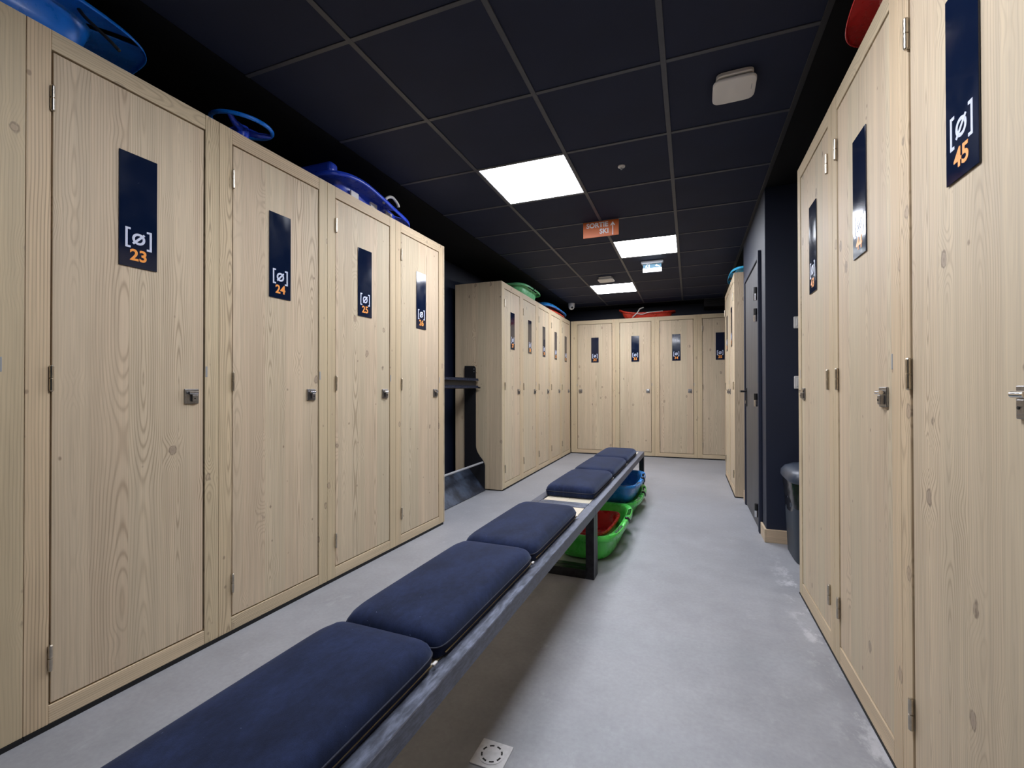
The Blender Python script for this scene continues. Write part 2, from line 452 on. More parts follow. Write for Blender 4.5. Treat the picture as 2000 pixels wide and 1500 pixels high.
box(X_GL, X_GR, Y_END - .012, Y_END + .012, H - .004, H + .03).build('edge_trim', 'tbar', ceil, bevel=.001)
box(X_GL, X_GR, Y_END + .012, YB, H - .002, H + .03).build('soffit_board', 'bulkhead', ceil)
box(XL, X_GL - .012, YF, YB, H - .001, H + .03).build('soffit_board', 'bulkhead', ceil)
box(X_GR + .012, XR, YF, 3.69, H - .001, H + .03).build('soffit_board', 'bulkhead', ceil)
box(X_GR + .012, XR, 5.09, YB, H - .001, H + .03).build('soffit_board', 'bulkhead', ceil)

# ceiling lights
LN = ['square lit ceiling panel nearest the camera, in front of the orange sign',
      'square lit ceiling panel behind the orange sign, beside the exit lamp',
      'square lit ceiling panel farthest back, above the corner of the lockers',
      'square ceiling panel above the near end of the bench, just over the picture edge']
fr = MB()
for a, b in (((-.298, .298), (-.298, -.284)), ((-.298, .298), (.284, .298))): fr.box(*a, *b, -.002, .02)
for a in ((-.298, -.284), (.284, .298)): fr.box(*a, -.284, .284, -.002, .02)
fr_me = fr.mesh('frame', 'white_plastic'); di_me = box(-.284, .284, -.284, .284, 0, .012).mesh('diffuser', 'panel')
for (c, r), lb in zip(LIGHTS, LN):
    t = thing('ceiling_light', lb, 'ceiling light', (xs[c] + .3, GY0 + G * r + .3, H + .002), 0, 'square ceiling panels')
    link('frame', fr_me, t); link('diffuser', di_me, t)

# ------------------------------------------------------------------ lettering
_txt = {}
def text_mesh(s, size, off, mat, ext=0.0004):
    k = (s, size, off, mat)
    if k not in _txt:
        cu = bpy.data.curves.new('lettering', 'FONT')
        cu.body = s; cu.size = size; cu.offset = off; cu.extrude = ext; cu.align_x = 'CENTER'
        cu.resolution_u = 4
        ob = bpy.data.objects.new('lettering', cu)
        me = bpy.data.meshes.new_from_object(ob)
        me.name = 'lettering'; me.materials.clear(); me.materials.append(MAT[mat])
        # stand it upright in the xz plane, facing -y
        for v in me.vertices: v.co = (v.co.x, -v.co.z, v.co.y)
        bm = bmesh.new(); bm.from_mesh(me); bmesh.ops.recalc_face_normals(bm, faces=bm.faces); bm.to_mesh(me); bm.free()
        bpy.data.objects.remove(ob); _txt[k] = me
    return _txt[k]

# ------------------------------------------------------------------ lockers
ST, GAP, TOPZ, ZD0, ZD1 = 0.060, 0.0058, 2.26, 0.080, 2.190
def emblem_mesh():
    m = MB(); y0, y1 = -.0006, 0.0002
    h, wd, th, ar = .037, .0435, .0075, .017     # bracket half height, half width, stroke, arm length
    for s in (-1, 1):
        xo = s * wd; xi = s * (wd - th); xa = s * (wd - ar)
        for a in ((min(xo, xi), max(xo, xi), -h, h), (min(xi, xa), max(xi, xa), h - th, h), (min(xi, xa), max(xi, xa), -h, -h + th)):
            m.box(a[0], a[1], y0, y1, a[2], a[3])
    n = 28; ro, ri = .0215, .0130
    vs = []; fs = []
    for r in (ro, ri):
        for y in (y0, y1): vs += [(r * math.cos(2 * PI * k / n), y, r * math.sin(2 * PI * k / n)) for k in range(n)]
    for k in range(n):
        j = (k + 1) % n
        fs += [(k, j, 2 * n + j, 2 * n + k), (k, n + k, n + j, j), (2 * n + k, 2 * n + j, 3 * n + j, 3 * n + k), (n + k, 3 * n + k, 3 * n + j, n + j)]
    m.add(vs, fs)
    d = Vector((math.cos(.82), math.sin(.82))); p = Vector((-d.y, d.x)) * .0038; L = .0275
    q = [d * L + p, d * L - p, -d * L - p, -d * L + p]
    m.prism([(v.x, v.y) for v in q], y0 - .0003, y1, 'y')
    return m.mesh('emblem', 'emblem')
EMB = emblem_mesh()
PLATE = box(-.0625, .0625, 0, .004, 0, .42).mesh('number_plate', 'plate', bevel=.0006)
hp = [(0.0, -.0435), (.004, -.0425), (.0062, -.039), (.0062, -.0016), (.0040, -.0008), (.0040, .0008), (.0062, .0016), (.0062, .039), (.004, .0425), (0.0, .0435)]
hm = MB().lathe([(max(r, .0002), z) for r, z in hp], 14)
hm.box(-.0012, .0012, 0, .012, -.042, .042)
HINGE = hm.mesh('hinge', 'nickel', smooth=True, angle=.5)
LOCK_PLATE = box(-.028, .028, -.007, 0, -.030, .030).mesh('lock', 'lock_metal', bevel=.002, seg=2)
lv = MB().tube([(-.017, -.016, .014), (.018, -.016, .014)], .0065, 12)
lv.box(-.006, .006, -.016, -.006, .009, .019)
LEVER = lv.mesh('lever', 'chrome', smooth=True, angle=.7)
bb = box(-.004, .017, -.019, -.006, -.022, .006)
BARREL = bb.mesh('barrel', 'lock_metal', bevel=.002, seg=2)
KEY = MB().lathe([(.0001, 0), (.003, 0), (.003, .001), (.0001, .001)], 10).xf(Matrix.Rotation(PI / 2, 4, 'X')).mesh('keyhole', 'keyhole')
_cache = {}
def cached(key, fn):
    if key not in _cache: _cache[key] = fn()
    return _cache[key]

def locker(no, label, org, rz, W, hinge='L', lift=.016, depth=.56, sidep=None, endp=None, group=None, st=(ST, ST), plate_x=None, stops=False):
    """front view frame: x to the right, y into the carcass, z up; origin at the foot of its left edge"""
    t = thing('locker', label, 'locker', (org[0], org[1], 0), rz, group)
    a, b = st; z0 = lift
    link('stile', cached(('st', a, z0), lambda: box(0, a - .0006, 0, .022, z0, TOPZ).mesh('stile', 'stile_wood', bevel=.0012)), t, (.0006, 0, 0))
    link('stile', cached(('st', b, z0), lambda: box(0, b - .0006, 0, .022, z0, TOPZ).mesh('stile', 'stile_wood', bevel=.0012)), t, (W - b, 0, 0))
    dw = round(W - a - b, 4)
    link('top_rail', cached(('tr', dw), lambda: box(0.0006, dw - .0006, 0.0004, .022, ZD1 + GAP, TOPZ).mesh('top_rail', 'rail_wood', bevel=.0012)), t, (a, 0, 0))
    link('bottom_rail', cached(('br', dw, z0), lambda: box(0.0006, dw - .0006, 0.0004, .022, z0, ZD0 - GAP).mesh('bottom_rail', 'rail_wood', bevel=.0012)), t, (a, 0, 0))
    e = .0008
    link('carcass', cached(('ca', round(W, 4), depth, z0), lambda: MB().box(e, .018, .024, depth, z0, TOPZ - .001).box(W - .018, W - e, .024, depth, z0, TOPZ - .001).box(.018, W - .018, depth - .012, depth, z0, TOPZ - .001).box(.018, W - .018, .024, depth - .012, TOPZ - .02, TOPZ - .001).box(.018, W - .018, .024, depth - .012, z0, z0 + .02).mesh('carcass', 'side_wood')), t)
    link('plinth', cached(('pl', round(W, 4), z0), lambda: box(e, W - e, -.003, depth - .02, 0, z0).mesh('plinth', 'plinth')), t)
    d = link('door', cached(('do', dw), lambda: box(GAP, dw - GAP, 0, .020, ZD0, ZD1).mesh('door', 'door_wood', bevel=.0015)), t, (a, .003, 0))
    hx = 0.002 if hinge == 'L' else dw - .002
    for hz in (2.036, 1.128, .228): link('hinge', HINGE, d, (hx, -.0078, hz))
    lx = a + (dw - .056 if hinge == 'L' else .056)
    lk = link('lock', LOCK_PLATE, t, (lx, .003, 1.064))
    link('lever', LEVER, lk); link('barrel', BARREL, lk); link('keyhole', KEY, lk, (.004, -.0195, -.009))
    px = a + dw / 2 if plate_x is None else plate_x
    p = link('number_plate', PLATE, t, (px, -.0015, 1.545))
    link('emblem', EMB, p, (0, -.0002, .107))
    link('number', text_mesh(str(no), .058, .0016, 'number'), p, (0, -.0003, .026))
    sx = a + dw + .006 if hinge == 'L' else a - .006
    link('strike_plate', cached(('sp',), lambda: box(-.004, .004, -.0012, .002, 0, .045).mesh('strike_plate', 'grey_plastic', bevel=.001)), t, (sx, 0, 1.145))
    if sidep is not None:      # boarded side that closes the end of a row
        x0, x1 = (-.0205, -.0005) if sidep == 'L' else (W + .0005, W + .0205)
        nb = 4; dd = (depth - 0) / nb
        for k in range(nb):
            box(x0, x1, k * dd + .0004, (k + 1) * dd - .0004, z0 - .004, TOPZ + .002).build('side_board', 'side_wood', t, bevel=.001)
    if endp is not None:
        x0, x1 = (-.022, -.001) if endp == 'L' else (W + .001, W + .022)
        box(x0, x1, -.001, depth, z0, TOPZ).build('end_panel', 'side_wood', t, bevel=.001)
    return t

# left row (runs away from the camera on the left)
aL = 0.02307
def on_left(s): return (-1.9432 + math.tan(aL) * s, s)
rzL = PI / 2 - aL
gl = 'lockers in the left row'
jl = [.153, .773, 1.391, 2.015, 2.634, 3.254]
ll = {22: 'pine locker at the left picture edge, only its right frame board showing',
      23: 'large pine locker with orange number 23, nearest whole locker on the left',
      24: 'pine locker with orange number 24, the blue steering wheel lying on top',
      25: 'pine locker with orange number 25, royal blue bobsled on top',
      26: 'pine locker with orange number 26, last of its row beside the ski rack'}
for k, no in enumerate((22, 23, 24, 25, 26)):
    locker(no, ll[no], on_left(jl[k]), rzL, (jl[k + 1] - jl[k]) / math.cos(aL), 'L', endp='R' if no == 26 else None, group=gl)

# second left row, beyond the ski rack
a2 = -0.0095
def on_l2(s): return (-1.8351 + math.tan(a2) * s, s)
l2n = {27: 'pine locker at the front of the far left row, boarded side facing the ski rack',
       28: 'second pine locker of the far left row, the green sled on top',
       29: 'middle pine locker of the five in the far left row',
       30: 'fourth pine locker of the far left row, under the blue saucer',
       31: 'pine locker in the far left corner, meeting the back row'}
for k, no in enumerate(range(27, 32)):
    locker(no, l2n[no], on_l2(4.548 + .622 * k), PI / 2 - a2, .622, 'L', sidep='L' if k == 0 else None, group='lockers in the far left row', st=(ST, ST))

# back row
aF = 0.00795
def on_far(x): return (x, 7.698 + math.tan(aF) * x)
fb = [(-1.902, -1.153), (-1.153, -.523), (-.523, .111), (.111, .745)]
fn = {32: 'wide pine locker at the left end of the back row, lock on its left',
      33: 'pine locker in the back row under the red sled',
      34: 'pine locker in the back row, third from the left corner',
      35: 'pine locker at the right end of the back row, partly hidden'}
for (x0, x1), no in zip(fb, (32, 33, 34, 35)):
    locker(no, fn[no], on_far(x0), aF, x1 - x0, 'R' if no == 32 else 'L', depth=.50, group='lockers in the back row',
           st=(.112, .048) if no == 32 else (.072, .052), plate_x=(-1.488 + 1.902) if no == 32 else None)

# pair on the right beyond the door
for no, y, hg, lb in ((36, 6.36, 'L', 'pine locker on the right beyond the door, next to the back row'),
                      (37, 5.732, 'R', 'pine locker on the right beyond the door, with a boarded side towards the camera')):
    locker(no, lb, (.420, y), -PI / 2, .628, hg, group='pair of lockers beyond the door', sidep='R' if no == 37 else None)

# right row beside the camera
rr = {43: ('pine locker with number 43, beside the waste bin', 2.835, 'R'),
      44: ('pine locker with number 44 and a lamp reflection on its plate', 2.205, 'L'),
      45: ('large pine locker with number 45 at the right picture edge', 1.575, 'L')}
for no, (lb, y, hg) in rr.items():
    locker(no, lb, (.55013 - .0025 * y, y), -PI / 2 + .0025, .63, hg, lift=.006, group='lockers in the right row', endp=None)

# ------------------------------------------------------------------ door in the right wall
d1 = bpy.data.objects.new('door_1', None); C.objects.link(d1); d1.location = (WX, 4.36, 0); struct(d1)
y0, y1, zt = -.415, .455, 2.085
m = MB()
m.box(-.022, 0, y0 - .055, y0, 0, zt + .055).box(-.022, 0, y1, y1 + .05, 0, zt + .055).box(-.022, 0, y0, y1, zt, zt + .055)
m.build('frame', 'wall', d1, bevel=.003)
leaf = box(-.012, 0, y0 + .004, y1 - .004, .008, zt - .004).build('leaf', 'laminate', d1, bevel=.002)
for z in (1.83, 1.665, 1.01, .16):
    h = MB().tube([(-.030, y0 + .022, z - .004), (-.030, y0 + .022, z + .046)], .015, 12)
    h.build('hinge_cap', 'black_plastic', leaf, smooth=True, angle=.7)
    g = MB().tube([(-.030, y0 + .022, z - .055), (-.030, y0 + .022, z - .005)], .014, 12)
    g.box(-.030, -.011, y0 + .020, y0 + .050, z - .05, z - .01)
    g.build('hinge', 'chrome', leaf, smooth=True, angle=.7)
hd = MB().tube([(-.012, y1 - .075, 1.07), (-.055, y1 - .075, 1.07), (-.066, y1 - .09, 1.07), (-.066, y1 - .19, 1.07)], .009, 10)
hd.build('handle', 'black_metal', leaf, smooth=True, angle=.8)
box(-.018, -.010, y1 - .095, y1 - .055, .93, 1.10).build('handle_plate', 'black_metal', leaf, bevel=.002)
box(-.026, -.012, y1 - .085, y1 - .065, .955, .985).build('key_cylinder', 'chrome', leaf, bevel=.003)

# skirting and switches on the door wall
struct(box(WX - .002, XR, 3.684, 3.700, 0, .093).build('baseboard_right', 'baseboard', bevel=.002))
struct(box(WX - .014, WX, 3.684, 3.885, 0, .093).build('baseboard_corner', 'baseboard', bevel=.002))
struct(box(WX - .014, WX, 4.875, 5.06, 0, .093).build('baseboard_end', 'baseboard', bevel=.002))
for z, hh, lb in ((1.135, .045, 'rounded white light switch on the navy wall, above the bin'), (1.555, .042, 'flat pale wall plate on the navy wall, above the light switch')):
    t = thing('wall_switch', lb, 'switch', (.722, 3.70, z), 0, 'plates on the navy wall')
    box(-.042, .042, -.011, 0, -hh, hh).build('cover', 'white_plastic', t, bevel=.006, seg=3)
    box(-.027, .027, -.015, -.009, -hh * .62, hh * .62).build('rocker', 'white_plastic', t, bevel=.002)

# ------------------------------------------------------------------ waste bin beside the lockers
t = thing('waste_bin', 'charcoal plastic waste bin with a black liner, half hidden behind locker 43', 'bin', (.80, 3.44, 0), 0)
def rr_ring(hx, hy, z, n=10, p=5.0, off=(0, 0)):
    N = 4 * n; out = []
    for k in range(N):
        a = 2 * PI * k / N; c, s_ = math.cos(a), math.sin(a)
        out.append((off[0] + hx * math.copysign(abs(c) ** (2 / p), c), off[1] + hy * math.copysign(abs(s_) ** (2 / p), s_), z))
    return out
def loft(rings, cap=(True, True)):
    m = MB(); n = len(rings[0]); vs = [q for r in rings for q in r]; fs = []
    for i in range(len(rings) - 1):
        fs += [(i * n + k, i * n + (k + 1) % n, (i + 1) * n + (k + 1) % n, (i + 1) * n + k) for k in range(n)]
    if cap[0]: fs.append(tuple(range(n - 1, -1, -1)))
    if cap[1]: fs.append(tuple((len(rings) - 1) * n + k for k in range(n)))
    return m.add(vs, fs)
loft([rr_ring(.182, .192, 0), rr_ring(.190, .200, .012), rr_ring(.210, .220, .50), rr_ring(.211, .222, .51)]).build('body', 'bin', t, smooth=True, angle=.8)
rg = []
for i in range(8):
    z = .325 + i * .028; f = .195 + (z - .3) * .075
    ring = rr_ring(f + .006, f + .017, z)
    rg.append([(x * (1 + .012 * math.sin(k * 1.9 + i * 2.3)), y * (1 + .012 * math.cos(k * 2.7 - i * 1.4)), zz + (.03 * math.sin(k * .55 + .6) if i == 0 else .010 * math.sin(k * .9 + i * 1.7))) for k, (x, y, zz) in enumerate(ring)])
loft(rg, (False, False)).build('liner', 'bag', t, smooth=True, angle=1.2)
lid = loft([rr_ring(.222, .232, .505), rr_ring(.228, .238, .515), rr_ring(.226, .236, .545), rr_ring(.205, .218, .572), rr_ring(.165, .178, .592), rr_ring(.08, .09, .604)]).build('lid', 'bin_lid', t, smooth=True, angle=.9)
fl = MB().lathe([(.0005, 0), (.040, 0), (.043, .004), (.040, .010), (.0005, .012)], 24, (-.115, -.02, .583)); fl.build('lid_knob', 'bin_lid', t, smooth=True, angle=.6)
rm = MB().tube([(-.115 + .056 * math.cos(q * PI / 14), -.02 + .066 * math.sin(q * PI / 14), .583) for q in range(28)], .004, 8, True); rm.build('lid_ring', 'bin', lid, smooth=True)

# ------------------------------------------------------------------ benches and cushions
aB = 0.0175
BW, BZ, TB = .395, .410, .050
def bench_pt(u, s):                             # u across from the right edge (negative to the left), s along
    bx, by = -.5575 + math.tan(aB) * s, s
    return bx + u * math.cos(aB), by - u * math.sin(aB) * 1.0
def bench(label, s0, s1):
    x, y = bench_pt(0, s0)
    t = thing('bench', label, 'bench', (x, y, 0), -aB, 'steel benches down the middle of the room')
    L = s1 - s0
    for a in (-TB, -BW): box(a, a + TB, 0, L, BZ - TB, BZ).build('side_rail', 'steel', t, bevel=.002)
    for b in (0, L - TB): box(-BW + TB + .0005, -TB - .0005, b + .0005, b + TB, BZ - TB, BZ - .0004).build('end_rail', 'steel', t, bevel=.002)
    for b in (0, L - TB):
        for a in (-TB, -BW): box(a + .0005, a + TB - .0005, b + .0005, b + TB - .0005, .0, BZ - TB).build('leg', 'steel_shaded', t, bevel=.002)
        box(-BW + TB, -TB, b + .001, b + TB - .001, 0, TB).build('foot_bar', 'steel_shaded', t, bevel=.002)
    n = 2; ww = (BW - 2 * TB - .008) / n
    for k in range(n):
        a = -BW + TB + .004 + k * ww
        box(a + .0008, a + ww - .0008, TB + .004, L - TB - .004, BZ - .022, BZ - .004).build('seat_board', 'seat_wood_y', t, bevel=.001)
    box(-BW + TB, -TB, L / 2 - .02, L / 2 + .02, BZ - TB, BZ - .024).build('cross_bar', 'steel_shaded', t, bevel=.002)
    return t
bench('dark steel bench nearest the camera, carrying the large front cushions', .12, 2.652)
bench('dark steel bench farther back, with colourful sleds beneath it', 2.655, 5.19)

def cushion_mesh(L, W, T):
    nx, ny = 20, 30
    sp = lambda i, n: math.copysign(abs(math.sin((i / n - .5) * PI)) ** .8, i / n - .5)
    m = MB(); idx = {}
    vs = []
    for j in range(ny + 1):
        for i in range(nx + 1):
            u, v = sp(i, nx), sp(j, ny)
            # rounded plan corners
            k = max(abs(u), abs(v)); cr = (abs(u) ** 14 + abs(v) ** 14) ** (1 / 14) if k > 0 else 1
            s = (k / cr) if cr > 0 else 1
            x, y = u * s * W / 2, v * s * L / 2
            e = max(0, 1 - abs(u) ** 9) * max(0, 1 - abs(v) ** 16)
            z = T * .42 + T * .58 * e ** .42 + .004 * math.cos(u * PI / 2) * math.cos(v * PI / 2)
            idx[i, j] = len(vs); vs.append((x, y, z))
    fs = [(idx[i, j], idx[i + 1, j], idx[i + 1, j + 1], idx[i, j + 1]) for j in range(ny) for i in range(nx)]
    per = [(i, 0) for i in range(nx)] + [(nx, j) for j in range(ny)] + [(i, ny) for i in range(nx, 0, -1)] + [(0, j) for j in range(ny, 0, -1)]
    top = [idx[q] for q in per]; n = len(per)
    rows = [top]
    for f, z in ((1.0, .28), (.992, .12), (.975, 0.0)):
        r = []
        for q in per:
            x, y, _ = vs[idx[q]]; r.append(len(vs)); vs.append((x * f, y * f, T * z))
        rows.append(r)
    for a, b in zip(rows, rows[1:]): fs += [(a[k], b[k], b[(k + 1) % n], a[(k + 1) % n]) for k in range(n)]
    fs.append(tuple(rows[-1][::-1]))
    return m.add(vs, fs).mesh('seat_cushion', 'velvet', smooth=True, angle=1.1), [vs[i] for i in top]
CL, CW, CT = .694, .320, .072
cm, rim = cushion_mesh(CL, CW, CT)
cn = ['navy velvet cushion nearest the camera, cut off by the lower picture edge',
      'navy velvet cushion in the middle of the near bench',
      'navy velvet cushion at the far end of the near bench',
      'navy velvet cushion at the front of the far bench, beside the bare pale board',
      'navy velvet cushion in the middle of the far bench',
      'navy velvet cushion at the far end of the far bench']
pip = MB().tube([(x * 1.002, y * 1.001, z + .001) for x, y, z in rim][::1], .0026, 6, True).mesh('piping', 'piping', smooth=True)
zp = MB().tube([(CW / 2 * .992, -CL * .46, .0125), (CW / 2 * .992, CL * .46, .0125)], .0022, 6).mesh('zip', 'zip')
pl = box(-.004, .004, -.009, .009, -.003, .003).mesh('zip_pull', 'white_plastic', bevel=.002, seg=2)
for s, lb in zip((.29, .99, 1.69, 2.80, 3.50, 4.20), cn):
    x, y = bench_pt(-.200, s + .35)
    jig = random.uniform(-.004, .004)
    c = link('seat_cushion', cm, None, (x + jig, y, BZ + .0003), (0, 0, -aB + random.uniform(-.002, .002)))
    tag(c, lb, 'cushion', 'navy velvet seat cushions')
    link('piping', pip, c); link('zip', zp, c)
    link('zip_pull', pl, c, (CW / 2 + .001, CL * .475, .0125))

# ------------------------------------------------------------------ floor drain
t = thing('floor_drain', 'small square pale floor drain with a ring of dark slots, beside the bench', 'drain', (-.553, 1.250, 0), -.02)
box(-.05, .05, -.05, .05, 0, .004).build('plate', 'drain', t, bevel=.001)
MB().lathe([(.0002, .004), (.038, .004), (.039, .0055), (.037, .006), (.0002, .006)], 40).build('cover', 'drain', t, smooth=True, angle=.5)
for k in range(8):
    a0 = 2 * PI * (k + .5) / 8; pts = []
    for q in range(5): a = a0 - .23 + .46 * q / 4; pts.append((.0325 * math.cos(a), .0325 * math.sin(a)))
    for q in range(5): a = a0 + .23 - .46 * q / 4; pts.append((.0275 * math.cos(a), .0275 * math.sin(a)))
    MB().prism(pts, .0055, .0064, 'z').build('slot', 'drain_slot', t)

# ------------------------------------------------------------------ ski rack between the two left rows
t = thing('ski_rack', 'black steel ski rack with a sloping tray between the left locker rows', 'rack', (-2.20, 3.9, 0), 0)
def side_profile():
    pts = [(-2.305, 0), (-2.062, 0), (-2.062, .27)]
    for k in range(7): a = k / 6; pts.append((-2.062 - .012 * a - .05 * a * a, .27 + .10 * a))
    for k in range(7): a = k / 6; pts.append((-2.124 - .046 * (1 - (1 - a) ** 2), .375 + .11 * a))
    pts += [(-2.17, .52), (-2.17, 1.32)]
    for k in range(6): a = k / 5 * PI / 2; pts.append((-2.20 + .03 * math.cos(a), 1.32 + .03 * math.sin(a)))
    pts += [(-2.305, 1.352)]
    return pts
sp = [(x + 2.20, z) for x, z in side_profile()]
for y in (4.490 - 3.9, 3.34 - 3.9):
    s = MB().prism(sp, y - .004, y + .004, 'y').build('side_plate', 'black_metal', t, bevel=.001)
    for z in (1.315, 1.285):
        MB().lathe([(.0003, 0), (.005, 0), (.005, .002), (.0003, .002)], 10).xf(Matrix.Translation((.012, y - .006, z)) @ Matrix.Rotation(PI / 2, 4, 'X')).build('bolt', 'grey_plastic', s)
MB().prism([(.140, .004), (.144, .008), (-.055, .236), (-.060, .232)], -.556, .588, 'y').build('tray', 'sheet', t)
MB().tube([(.112, -.56, .305), (.112, .590, .305)], .011, 12).build('rod', 'grey_plastic', t, smooth=True, angle=.7)
for zc in (1.198, 1.120):
    tm = MB(); tm.box(.030, .036, -.556, .588, zc - .013, zc + .013)
    for k in range(46):
        y = -.55 + k * .025
        tm.prism([(y, zc - .012), (y + .012, zc + .013), (y + .024, zc - .012)], .036, .060, 'x')
    tm.build('toothed_bar', 'rubber', t)
box(.020, .030, -.556, .588, 1.10, 1.215).build('cross_plate', 'black_metal', t)
MB().tube([(.055, .59, 1.112), (.082, .59, 1.112)], .008, 8).build('end_peg', 'black_metal', t, smooth=True)

# ------------------------------------------------------------------ things on the ceiling
t = thing('hanging_sign', 'orange hanging sign reading SORTIE SKI with an upward arrow', 'sign', (-.703, 3.907, 2.395), 0)
box(-.151, .151, -.004, .004, 0, .142).build('board', 'sign_orange', t, bevel=.001)
link('lettering', text_mesh('SORTIE', .0575, .0016, 'sign_white'), t, (-.030, -.0045, .082))
link('lettering', text_mesh('SKI', .0575, .0016, 'sign_white'), t, (.029, -.0045, .026))
m = MB(); m.box(.098, .105, -.0052, -.0035, .004, .100)
m.prism([(.0815, .086), (.0875, .083), (.1015, .098), (.1155, .083), (.1215, .086), (.1015, .118)], -.0052, -.0035, 'y')
m.build('arrow', 'sign_white', t)
for x in (-.12, .12): box(x - .006, x + .006, -.006, .006, .140, .150).build('clip', 'tbar', t)

t = thing('exit_light', 'small emergency exit light with pictogram and bright white lens under the ceiling', 'exit light', (-.386, 5.33, 2.405), 0)
m = MB().prism([(-.118, .125), (.118, .125), (.118, .098), (.100, .088), (-.100, .088), (-.118, .098)], -.03, .03, 'y'); m.build('housing', 'grey_plastic', t, bevel=.002)
box(-.098, .098, -.004, .004, .044, .090).build('pictogram_board', 'exit_green', t)
box(-.101, .101, -.006, .006, 0, .044).build('lens', 'exit_lens', t, bevel=.002)
m = MB(); y0, y1 = -.0055, -.004
m.prism([(-.078, .052), (-.062, .057), (-.052, .050), (-.046, .054), (-.056, .064), (-.052, .074), (-.060, .078), (-.076, .070), (-.073, .066), (-.062, .070), (-.068, .060)], y0, y1, 'y')
m.prism([(-.054 + .006 * math.cos(k * PI / 4), .083 + .005 * math.sin(k * PI / 4)) for k in range(8)], y0, y1, 'y')
m.box(-.040, -.026, y0, y1, .048, .084)
m.build('running_figure', 'exit_white', t)
MB().prism([(.030, .070), (.052, .086), (.052, .076), (.085, .058), (.080, .052), (.052, .064), (.052, .056)], y0, y1, 'y').build('direction_arrow', 'exit_white', t)

def access_point(lb, x, y, rz, sx, sy):
    t = thing('access_point', lb, 'access point', (x, y, H), rz, 'white ceiling boxes')
    def ring(a, b, z, p=6.0, o=(0, 0)): return rr_ring(a, b, z, 12, p, o)
    o = (0, -sy * .20)
    loft([ring(sx * .86, sy * .86, -.003, o=o), ring(sx * .86, sy * .86, -.016, o=o), ring(sx * .82, sy * .82, -.020, o=o)]).build('base', 'white_plastic', t, smooth=True, angle=.6)
    loft([ring(sx * .97, sy * .97, -.026), ring(sx, sy, -.030), ring(sx, sy, -.035), ring(sx * .97, sy * .97, -.039), ring(sx * .6, sy * .6, -.041)]).build('cover', 'white_plastic', t, smooth=True, angle=.6)
    box(sx * .78, sx * .81, -sy * .3, sy * .1, -.0415, -.036).build('maker_mark', 'grey_plastic', t)
access_point('white rounded box on the black ceiling, above the right-hand lockers', .199, 2.372, -.02, .092, .094)
access_point('grey oval box on the ceiling in front of the farthest light panel', -1.0, 5.93, 0, .10, .095)

t = thing('smoke_detector', 'tiny white disc on the ceiling beside the nearest light panel', 'detector', (-.405, 3.0, H), 0)
MB().lathe([(.0004, -.012), (.011, -.011), (.013, -.006), (.022, -.005), (.023, .002), (.0004, .002)], 24).build('cap', 'white_plastic', t, smooth=True, angle=.6)
MB().lathe([(.0004, -.022), (.006, -.020), (.008, -.011), (.0004, -.011)], 14).build('sensor', 'grey_plastic', t, smooth=True)

t = thing('security_camera', 'white dome security camera hanging in the far left ceiling corner', 'camera', (-1.835, 7.46, H - .002), 0)
pr_ = [(.0004, -.108)] + [(.052 * math.sin(k * PI / 16), -.056 - .052 * math.cos(k * PI / 16)) for k in range(1, 9)] + [(.054, -.02), (.056, 0), (.0004, 0)]
MB().lathe(pr_, 28).build('housing', 'white_plastic', t, smooth=True, angle=.7)
m = MB(); m.lathe([(.0004, 0), (.017, .002), (.020, .010), (.0004, .012)], 20)
d = Vector((.45, -.82, -.35)).normalized()
m.xf(Matrix.Translation(Vector((0, 0, -.06)) + d * .054) @ d.to_track_quat('-Z', 'Y').to_matrix().to_4x4())
m.build('lens', 'black_plastic', t, smooth=True, angle=.6)

t = thing('ventilation_box', 'dark box under the ceiling above the right end of the back lockers', 'vent', (.55, 8.08, 2.41), 0)
box(-.33, .33, -.19, .19, 0, .118).build('casing', 'tbar_dark', t, bevel=.003)
for k in range(5): box(-.29, .29, -.194, -.188, .018 + k * .018, .026 + k * .018).build('slat', 'black_metal', t)

